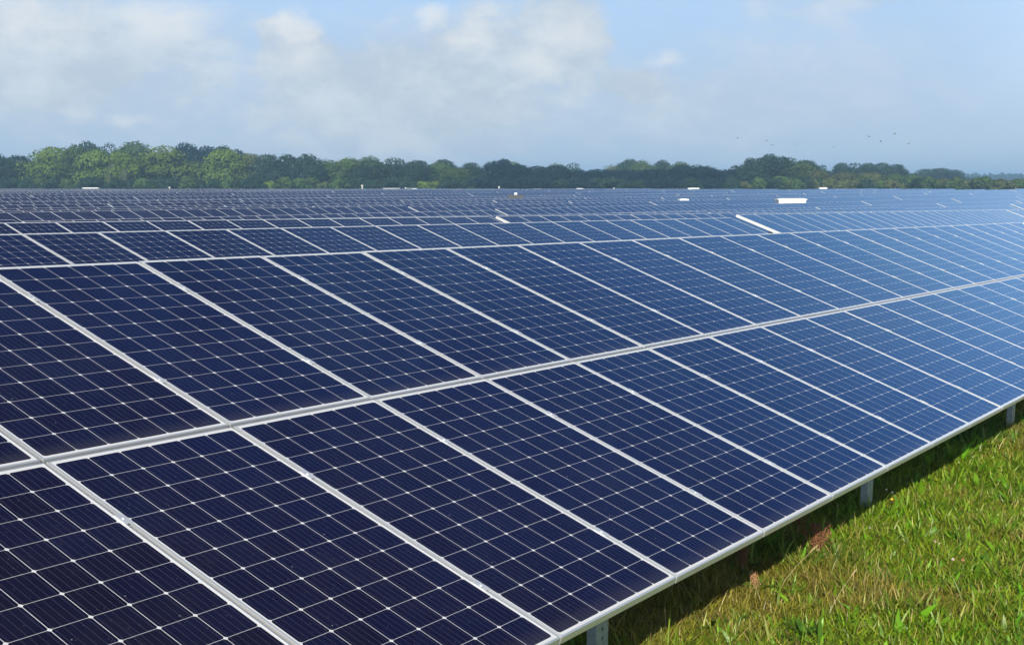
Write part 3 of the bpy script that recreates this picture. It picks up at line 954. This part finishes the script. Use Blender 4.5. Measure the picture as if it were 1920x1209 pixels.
def leaf_rosette(loc, n, L, W, seed, label):
    rr = random.Random(seed); b = MB()
    for k in range(n):
        weed_leaf(b, (rr.gauss(0, .03), rr.gauss(0, .03), 0.0), rr.uniform(0, 6.28), L * rr.uniform(.7, 1.1), W * rr.uniform(.8, 1.2), rr.uniform(.5, 1.25), 0)
    o = link('broadleaf_weed', b.mesh('broadleaf_weed', [M_WLEAF]), None, loc)
    tag(o, label, 'weed', 'broad-leaved weeds in the grass')


leaf_rosette(px_ground(1500, 1196), 14, .15, .02, 1, 'bright green broad-leaved weed at the bottom edge of the grass')
leaf_rosette(px_ground(1347, 1178), 5, .18, .016, 2, 'single tall pointed leaf tuft beside the shadow line at the bottom')
leaf_rosette(px_ground(1812, 1115), 8, .11, .018, 3, 'green broad-leaved weed below the faded clover head')
leaf_rosette(px_ground(1850, 1064), 7, .12, .016, 4, 'green broad-leaved weed at the right edge of the flowers')
leaf_rosette(px_ground(1605, 1062), 8, .11, .015, 5, 'yellow green broad-leaved weed between the pink clover and the dry grass')

# ------------------------------------------------------------------ trees
def crown_mesh(name, mat, seed, rx, rz, n_lobes, n_leaf, leaf, low=0.08, lean=0.0):
    """leaf clumps over many lobes inside an uneven envelope; unit height 1 scaled by the object"""
    rs = np.random.RandomState(seed)
    C, Rr = [], []
    for k in range(n_lobes):
        for _ in range(50):
            t_ = rs.uniform(low, 1.0)
            env = math.sin(math.pi * min(1, max(0, (t_ - low + 0.16) / (1.1 - low)))) ** 0.55
            a = rs.uniform(0, 2 * np.pi); q = math.sqrt(rs.rand()) * env
            r_ = rs.uniform(0.12, 0.25) * (1.1 - 0.35 * q)
            c_ = np.array([rx * q * math.cos(a) * 0.78 + lean * t_, rx * q * math.sin(a) * 0.78, t_ * (1 - r_ * .9)])
            break
        C.append(c_); Rr.append(r_)
    C = np.array(C); Rr = np.array(Rr)
    w_ = Rr ** 2; idx = rs.choice(n_lobes, n_leaf, p=w_ / w_.sum())
    dirv = rs.normal(0, 1, (n_leaf, 3)); dirv[:, 2] = dirv[:, 2] * 0.85 + 0.22
    dirv /= np.linalg.norm(dirv, axis=1)[:, None]
    rad = Rr[idx] * rs.uniform(0.84, 1.05, n_leaf)
    P = C[idx] + dirv * rad[:, None] * np.array([1.12, 1.12, 0.92])
    P[:, 2] = np.clip(P[:, 2], 0.0, 1.04)
    nrm = dirv * 1.0 + rs.normal(0, 0.22, (n_leaf, 3)); nrm /= np.linalg.norm(nrm, axis=1)[:, None]
    t1 = np.cross(nrm, rs.normal(0, 1, (n_leaf, 3))); t1 /= np.linalg.norm(t1, axis=1)[:, None]
    t2 = np.cross(nrm, t1)
    sz = leaf * rs.uniform(0.55, 1.25, n_leaf)[:, None]
    V = np.stack([P - t1 * sz, P - t2 * sz * .65 + nrm * sz * .2, P + t1 * sz, P + t2 * sz * .65 - nrm * sz * .15], 1).reshape(-1, 3)
    F_ = np.arange(n_leaf * 4).reshape(-1, 4)
    return fast_mesh(name, V, F_, [mat])


def trunk_mesh(seed):
    rr = random.Random(seed); b = MB()
    b.tube([(0, 0, -0.03), (0.004, 0, 0.12), (0.0, 0.006, 0.35), (0.01, 0, 0.62), (0.012, 0.004, 0.85)], [0.028, 0.022, 0.017, 0.011, 0.004], 8)
    for k in range(6):
        a = rr.uniform(0, 6.28); z0 = rr.uniform(.2, .6); l_ = rr.uniform(.14, .28)
        b.tube([(0.003, 0.003, z0), (math.cos(a) * l_ * .5, math.sin(a) * l_ * .5, z0 + l_ * .45), (math.cos(a) * l_, math.sin(a) * l_, z0 + l_ * .8)], [0.011, 0.007, 0.002], 6)
    return b.mesh('trunk', [M_BARK])


TRUNKS = [trunk_mesh(i) for i in range(3)]
CROWNS = {}
def crown(kind, var, wide):
    key = (kind, var, wide)
    if key not in CROWNS:
        CROWNS[key] = crown_mesh('crown', LEAF[kind], hash_int(key), wide, 1.0, 30 + 5 * var, 6500, 0.022)
    return CROWNS[key]
def hash_int(key): return sum((i + 1) * ord(ch) for i, ch in enumerate(str(key))) % 10007

F_PX = 2413.6
def at_far(px, Y):
    x = (px - 960) / F_PX * Y
    return x, Y
tree_rnd = random.Random(21)
NAMES = {'light': ('bright green', 'broadleaf_tree'), 'mid': ('mid green', 'broadleaf_tree'), 'dark': ('dark green', 'broadleaf_tree'), 'deep': ('deep blue-green', 'broadleaf_tree'),
         'olive': ('yellow-green', 'broadleaf_tree'), 'silver': ('silvery', 'willow_tree')}


def tree(px, top, Y, kind, wide_m, label, group, name=None, var=None, base_extra=0.0):
    x, y = at_far(px, Y)
    z = gz(x, y)
    H_ = (345.0 - top) / F_PX * Y + CAM_Z - z
    root = empty(name or NAMES[kind][1], (x, y, z), (0, 0, tree_rnd.uniform(0, 6.28)))
    v_ = tree_rnd.randrange(4) if var is None else var
    cm = crown(kind, v_, 0.5)
    sxy = wide_m
    link('crown', cm, root, (0, 0, 0.0), (0, 0, 0), (sxy * tree_rnd.uniform(.95, 1.4), sxy * tree_rnd.uniform(.95, 1.3), H_ * tree_rnd.uniform(.96, 1.0)))
    link('trunk', TRUNKS[tree_rnd.randrange(3)], root, (0, 0, 0), (0, 0, 0), (H_, H_, H_ * .95))
    tag(root, label, 'tree', group)
    return root


# front belt, left to right: position, height and tone as surveyed (photo column, skyline row, metres away, tone, crown width)
belt = [
    (-95, 288, 352, 'dark', 12), (-40, 284, 350, 'mid', 12), (12, 291, 350, 'dark', 12), (52, 291, 352, 'dark', 11), (112, 270, 350, 'light', 15), (160, 272, 346, 'mid', 11),
    (196, 276, 343, 'light', 12), (240, 278, 340, 'light', 10), (284, 280, 354, 'dark', 9), (322, 269, 348, 'light', 16), (372, 296, 350, 'mid', 8),
    (432, 276, 348, 'light', 15), (478, 285, 352, 'olive', 9), (512, 287, 346, 'dark', 10), (548, 290, 350, 'dark', 10), (585, 290, 346, 'dark', 11),
    (620, 296, 352, 'mid', 10), (662, 300, 350, 'mid', 12), (700, 296, 345, 'dark', 11), (742, 296, 350, 'dark', 12), (786, 299, 346, 'dark', 11),
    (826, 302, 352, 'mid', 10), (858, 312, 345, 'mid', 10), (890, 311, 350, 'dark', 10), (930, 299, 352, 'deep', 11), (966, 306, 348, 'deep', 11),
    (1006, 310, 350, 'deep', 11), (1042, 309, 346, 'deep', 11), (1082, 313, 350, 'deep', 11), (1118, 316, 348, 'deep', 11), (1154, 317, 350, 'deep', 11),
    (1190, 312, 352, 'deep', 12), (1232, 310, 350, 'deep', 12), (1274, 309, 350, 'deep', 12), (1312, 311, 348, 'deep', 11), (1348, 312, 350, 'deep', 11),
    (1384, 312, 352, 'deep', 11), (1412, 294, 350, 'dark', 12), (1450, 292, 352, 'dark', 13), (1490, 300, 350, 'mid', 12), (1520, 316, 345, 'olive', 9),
    (1575, 322, 343, 'olive', 10), (1622, 321, 344, 'olive', 9), (1664, 326, 342, 'mid', 10), (1696, 326, 345, 'mid', 9),
    (1975, 318, 348, 'mid', 11), (2030, 312, 350, 'dark', 12),
]
PHR = {'light': 'bright green rounded tree', 'mid': 'mid green bushy tree', 'dark': 'dark green dense tree', 'deep': 'blue-green shaded-looking tree', 'olive': 'low yellow-green tree'}
ordc = {}
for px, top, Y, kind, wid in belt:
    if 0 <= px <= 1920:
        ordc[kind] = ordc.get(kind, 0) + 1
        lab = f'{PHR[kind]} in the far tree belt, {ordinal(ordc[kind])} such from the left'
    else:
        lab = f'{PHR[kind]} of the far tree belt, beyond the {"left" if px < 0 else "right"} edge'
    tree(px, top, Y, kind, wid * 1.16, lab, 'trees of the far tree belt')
tree(226, 303, 335, 'silver', 3.2, 'silvery pale tree standing out among bright green crowns on the left', 'trees of the far tree belt', 'willow_tree')
tree(246, 316, 334, 'silver', 3.6, 'small silvery tree at the foot of the taller silvery one', 'trees of the far tree belt', 'willow_tree')

back = [
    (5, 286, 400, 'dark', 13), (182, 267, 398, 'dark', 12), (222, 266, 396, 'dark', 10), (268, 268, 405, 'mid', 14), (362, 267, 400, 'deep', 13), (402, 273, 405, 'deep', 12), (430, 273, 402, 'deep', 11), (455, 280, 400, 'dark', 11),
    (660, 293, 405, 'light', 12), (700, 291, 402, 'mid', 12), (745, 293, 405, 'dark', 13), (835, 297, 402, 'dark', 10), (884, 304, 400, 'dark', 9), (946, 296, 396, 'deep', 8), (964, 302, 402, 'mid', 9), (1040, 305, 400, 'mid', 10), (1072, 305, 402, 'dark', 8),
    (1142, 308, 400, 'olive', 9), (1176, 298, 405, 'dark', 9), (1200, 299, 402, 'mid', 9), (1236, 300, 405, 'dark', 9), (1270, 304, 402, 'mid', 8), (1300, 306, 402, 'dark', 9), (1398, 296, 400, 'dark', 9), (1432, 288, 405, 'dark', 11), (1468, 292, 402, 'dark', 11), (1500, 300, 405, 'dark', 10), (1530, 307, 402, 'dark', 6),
    (1566, 304, 405, 'dark', 8), (1590, 303, 402, 'dark', 8), (1614, 305, 405, 'dark', 8), (1640, 303, 402, 'dark', 8), (1668, 306, 405, 'dark', 8),
    (1722, 316, 520, 'dark', 14), (1748, 313, 525, 'dark', 14), (1774, 317, 520, 'dark', 13),
]
ordc = {}
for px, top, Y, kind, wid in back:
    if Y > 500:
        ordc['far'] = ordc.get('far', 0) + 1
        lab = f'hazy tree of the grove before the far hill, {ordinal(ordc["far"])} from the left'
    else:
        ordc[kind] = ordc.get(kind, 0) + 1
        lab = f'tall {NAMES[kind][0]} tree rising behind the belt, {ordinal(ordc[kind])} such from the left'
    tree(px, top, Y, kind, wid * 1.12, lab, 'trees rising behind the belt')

# bushes along the foot of the belt
SH = {k_: [crown_mesh('bush_leaves', LEAF[k_], 300 + 7 * i + len(k_), 0.5, 1.0, 16, 1500, 0.05, 0.0) for i in range(2)] for k_ in ('light', 'mid', 'dark', 'deep', 'olive')}
bush_rnd = random.Random(8)
ordc = {}
bx = -60
while bx < 1990:
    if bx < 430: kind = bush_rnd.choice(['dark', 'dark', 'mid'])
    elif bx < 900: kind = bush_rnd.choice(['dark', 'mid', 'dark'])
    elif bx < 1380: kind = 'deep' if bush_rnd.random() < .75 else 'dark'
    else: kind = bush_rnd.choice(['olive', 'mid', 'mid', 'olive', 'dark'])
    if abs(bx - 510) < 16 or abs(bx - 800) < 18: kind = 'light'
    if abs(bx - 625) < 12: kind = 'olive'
    top = {'deep': 331, 'dark': 331, 'mid': 334, 'light': 335, 'olive': 336}[kind] + bush_rnd.uniform(-5, 4)
    if bx > 1680: top = 334 + bush_rnd.uniform(-3, 4)
    Y = bush_rnd.uniform(331, 337)
    x, y = at_far(bx, Y); z = gz(x, y)
    H_ = (345.0 - top) / F_PX * Y + CAM_Z - z
    wid = bush_rnd.uniform(4.2, 6.4)
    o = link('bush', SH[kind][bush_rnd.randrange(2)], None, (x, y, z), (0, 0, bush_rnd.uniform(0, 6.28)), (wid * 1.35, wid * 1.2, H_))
    col_w = {'deep': 'blue-green', 'dark': 'dark green', 'mid': 'mid green', 'light': 'bright green', 'olive': 'yellow-green'}[kind]
    inside = 0 <= bx <= 1920
    if inside: ordc[kind] = ordc.get(kind, 0) + 1
    tag(o, f'{col_w} bush at the foot of the trees, beyond the {"left" if bx < 0 else "right"} picture edge' if not inside else f'{col_w} bush at the foot of the trees, {ordinal(ordc[kind])} such from the left', 'bush', 'bushes along the foot of the tree belt')
    bx += bush_rnd.uniform(20, 30) if bx < 1420 else bush_rnd.uniform(11, 17)

# ------------------------------------------------------------------ far wooded hill
def far_hill():
    xs = np.linspace(-1500, 1700, 90); ys = np.linspace(900, 2000, 24)
    X, Y = np.meshgrid(xs, ys)
    prof = np.exp(-((Y - 1350) / 260.0) ** 2)
    hgt = 10.5 + 5.0 * (fbm(X / 320 + 4, Y * 0 + 2, 2) - 0.5) + 1.5 * (X < 300)
    Z = -2.0 + prof * hgt
    n = np.arange(X.size).reshape(X.shape)
    F_ = np.stack([n[:-1, :-1], n[:-1, 1:], n[1:, 1:], n[1:, :-1]], -1).reshape(-1, 4)
    hill = link('hills', fast_mesh('hills', np.stack([X, Y, Z], -1).reshape(-1, 3), F_, [M_FOREST], smooth=True))
    tag(hill, kind='structure')
    rs = np.random.RandomState(9); N = 15000
    fx = rs.uniform(-1400, 1600, N); fy = rs.uniform(1060, 1420, N)
    pz = np.exp(-((fy - 1350) / 260.0) ** 2) * (10.5 + 5.0 * (fbm(fx / 320 + 4, fy * 0 + 2, 2) - 0.5) + 1.5 * (fx < 300)) - 2.0
    lump = fbm(fx / 9.0, fy / 9.0, 2)
    P = np.stack([fx, fy, pz + lump * 5.0 - 1.0], 1)
    nrm = rs.normal(0, 1, (N, 3)) + np.array([0, -.6, .9]); nrm /= np.linalg.norm(nrm, axis=1)[:, None]
    t1 = np.cross(nrm, rs.normal(0, 1, (N, 3))); t1 /= np.linalg.norm(t1, axis=1)[:, None]; t2 = np.cross(nrm, t1)
    sz = rs.uniform(1.6, 3.6, N)[:, None]
    V = np.stack([P - t1 * sz, P - t2 * sz, P + t1 * sz, P + t2 * sz], 1).reshape(-1, 3)
    f = link('far_forest', fast_mesh('far_forest', V, np.arange(N * 4).reshape(-1, 4), [M_FOREST]))
    tag(f, 'hazy wooded ridge on the horizon behind the tree belt', 'forest', kind='stuff')
far_hill()

# ------------------------------------------------------------------ transformer cabins, posts and birds
def cabin(px, y_top, y_bot, w_px, Y, label, depth=1.6, roofed=True, mat=None, grp='white transformer cabins among the panels'):
    x, y = at_far(px, Y); z = gz(x, y)
    W_ = w_px / F_PX * Y; top = (345.0 - y_top) / F_PX * Y + CAM_Z
    H_ = top - z
    root = empty('transformer_cabin', (x, y, z), (0, 0, 0.0))
    mt = mat or M_WHITE
    b = MB(); b.box(-W_ / 2, W_ / 2, 0, depth, -0.1, H_ - 0.14)
    body = link('body', b.mesh('cabin_body', [mt]), root)
    r_ = MB(); r_.box(-W_ / 2 - .07, W_ / 2 + .07, -.07, depth + .07, H_ - 0.137, H_ - 0.03); r_.box(-W_ / 2 + .1, W_ / 2 - .1, .1, depth - .1, H_ - 0.03, H_)
    link('roof', r_.mesh('cabin_roof', [mt]), root)
    for k in range(2):
        dd = MB(); x0 = -W_ * .38 + k * W_ * .40
        dd.box(x0, x0 + W_ * .36, -0.025, -0.002, 0.12, H_ - .25)
        dr = link('door', dd.mesh('cabin_door', [mt]), root)
        hh = MB(); hh.box(x0 + W_ * .30, x0 + W_ * .33, -0.06, -0.026, H_ * .45, H_ * .55)
        link('handle', hh.mesh('door_handle', [M_GREY]), dr)
    vv = MB()
    for q in range(5): vv.box(W_ * .40, W_ * .47, -0.02, -0.003, H_ * .55 + q * .07, H_ * .55 + q * .07 + .04)
    link('vent', vv.mesh('cabin_vent', [M_GREY]), root)
    tag(root, label, 'cabin', grp)


cabin(1478, 371.5, 381, 50, 107, 'large white transformer cabin standing among the panels at the right')
cabin(183, 351.8, 356, 29, 322, 'low white cabin at the foot of the trees on the far left')
cabin(738, 352.9, 356, 31, 318, 'long white cabin before the middle trees, left of a shorter white one')
cabin(775, 353.1, 356, 18, 318, 'short white cabin just right of the long white one before the trees')
cabin(1006, 354.2, 358, 18, 290, 'white cabin near the field centre behind the dark equipment box')
cabin(1085, 353.0, 356, 12, 318, 'tiny pale cabin before the dark blue-green trees')
cabin(1271, 355.5, 359, 17, 285, 'flat white cabin left of the pale two-tone cabin')
cabin(1295, 352.2, 358.5, 20, 288, 'pale two-tone cabin with overhanging roof, right of a flat white one')
cabin(1278, 372.0, 376, 14, 112, 'small white cabinet among the panels below the pale two-tone cabin')
cabin(1534, 351.4, 355, 14, 320, 'small white cabin at the foot of the yellow-green bushes')


def equipment():
    x, y = at_far(967, 128); z = gz(x, y)
    root = empty('equipment_box', (x, y, z))
    b = MB(); top = (345 - 365.0) / F_PX * 128 + CAM_Z - z
    b.box(-.75, .75, 0, .8, -.1, top)
    link('body', b.mesh('equipment_body', [M_DARK]), root)
    d_ = MB(); d_.sphere((0, .3, top + .08), .17, 12, 8); d_.tube([(0, .3, top - .05), (0, .3, top + .02)], [.12, .12], 12)
    link('dome', d_.mesh('equipment_dome', [M_WHITE], True), root)
    tag(root, 'dark grey equipment box with a white dome on top among the panels', 'equipment box')
equipment()


def post(px, y_top, Y, r_, label, lamp=False):
    x, y = at_far(px, Y); z = gz(x, y); H_ = (345 - y_top) / F_PX * Y + CAM_Z - z
    root = empty('marker_post', (x, y, z))
    b = MB(); b.tube([(0, 0, -.1), (0, 0, H_ - .25)], [r_, r_], 8)
    link('pole', b.mesh('post_pole', [M_POLE]), root)
    c_ = MB(); c_.box(-r_ * 1.7, r_ * 1.7, -r_ * 1.7, r_ * 1.7, H_ - .25, H_)
    link('cap', c_.mesh('post_cap', [M_POLE]), root)
    tag(root, label, 'post', 'pale posts at the field edge')


post(684, 347.0, 322, .15, 'tall pale post before the trees left of the long white cabin')
post(329, 350.5, 322, .10, 'short pale post before the bright green trees on the left')
post(936, 349.5, 322, .12, 'pale post before the dark trees near the field centre')
post(1148, 352.0, 318, .10, 'short pale post before the blue-green trees right of centre')
post(764, 351.5, 318, .10, 'stubby pale post between the two neighbouring white cabins')


def bird_mesh(flap):
    b = MB()
    b.tube([(0, -.30, 0), (0, -.16, .01), (0, 0, .015), (0, .14, .005), (0, .24, 0), (0, .36, 0)], [.02, .06, .075, .05, .03, .045], 8)
    for s in (-1, 1):
        z1, z2 = flap * .18, flap * .10
        pts = [[(s * .05, -.10, .02), (s * .05, .09, .02)], [(s * .24, -.12, .03 + z1), (s * .24, .08, .02 + z1)], [(s * .45, -.02, .03 + z2), (s * .45, .10, .02 + z2)], [(s * .55, .08, .02 + z2), (s * .53, .12, .015 + z2)]]
        for a, c_ in zip(pts, pts[1:]):
            for dz, rev in ((0.0, False), (-.014, True)):
                q = [Vector(a[0]), Vector(a[1]), Vector(c_[1]), Vector(c_[0])]
                q = [tuple(v + Vector((0, 0, dz))) for v in q]
                b.face(q[::-1] if rev else q)
    return b.mesh('bird', [M_BIRD])


BIRD_SCALE = 0.72
BIRDS = [bird_mesh(f) for f in (1.0, -0.5, 0.3)]
for i, (px, py, Y, lab) in enumerate([
        (1373, 263, 300, 'dark bird flying alone at the left end of the flock'), (1426, 267, 240, 'dark bird flying above a lower one, left part of the flock'),
        (1437, 275, 235, 'dark bird flying low beneath another, left part of the flock'), (1482, 274, 245, 'dark bird flying above the tallest right-hand crown'),
        (1549, 278, 235, 'lowest dark bird of the flock, left of the row of dark crowns'), (1613, 260, 240, 'dark bird flying above the row of dark crowns, upper left of three'),
        (1635, 269, 235, 'dark bird flying above the row of dark crowns, lowest of three'), (1660, 255, 235, 'highest dark bird of the flock'),
        (1686, 273, 245, 'dark bird flying at the right end of the flock')]):
    x, y = at_far(px, Y)
    o = link('bird', BIRDS[i % 3], None, (x, y, CAM_Z + (345 - py) / F_PX * Y), (0.1 * (i % 3 - 1), 0.25 * ((i % 4) - 1.5), 1.2 + 0.5 * i))
    o.scale = (BIRD_SCALE,) * 3
    tag(o, lab, 'bird', 'birds flying over the right-hand trees')

# ------------------------------------------------------------------ air
def haze():
    m = bpy.data.materials.new('haze_air'); m.use_nodes = True
    t = NT(m.node_tree); t.n.clear()
    out = t.new('ShaderNodeOutputMaterial')
    v_ = t.new('ShaderNodeVolumePrincipled')
    v_.inputs['Color'].default_value = (0.42, 0.70, 1.0, 1.0)
    v_.inputs['Density'].default_value = 0.00056
    v_.inputs['Anisotropy'].default_value = 0.0
    t.l.new(v_.outputs[0], out.inputs['Volume'])
    b = MB(); b.box(-3300, 3300, -850, 3900, -4.0, 30.0)
    h = link('haze', b.mesh('haze', [m]))
    tag(h, kind='stuff')
haze()
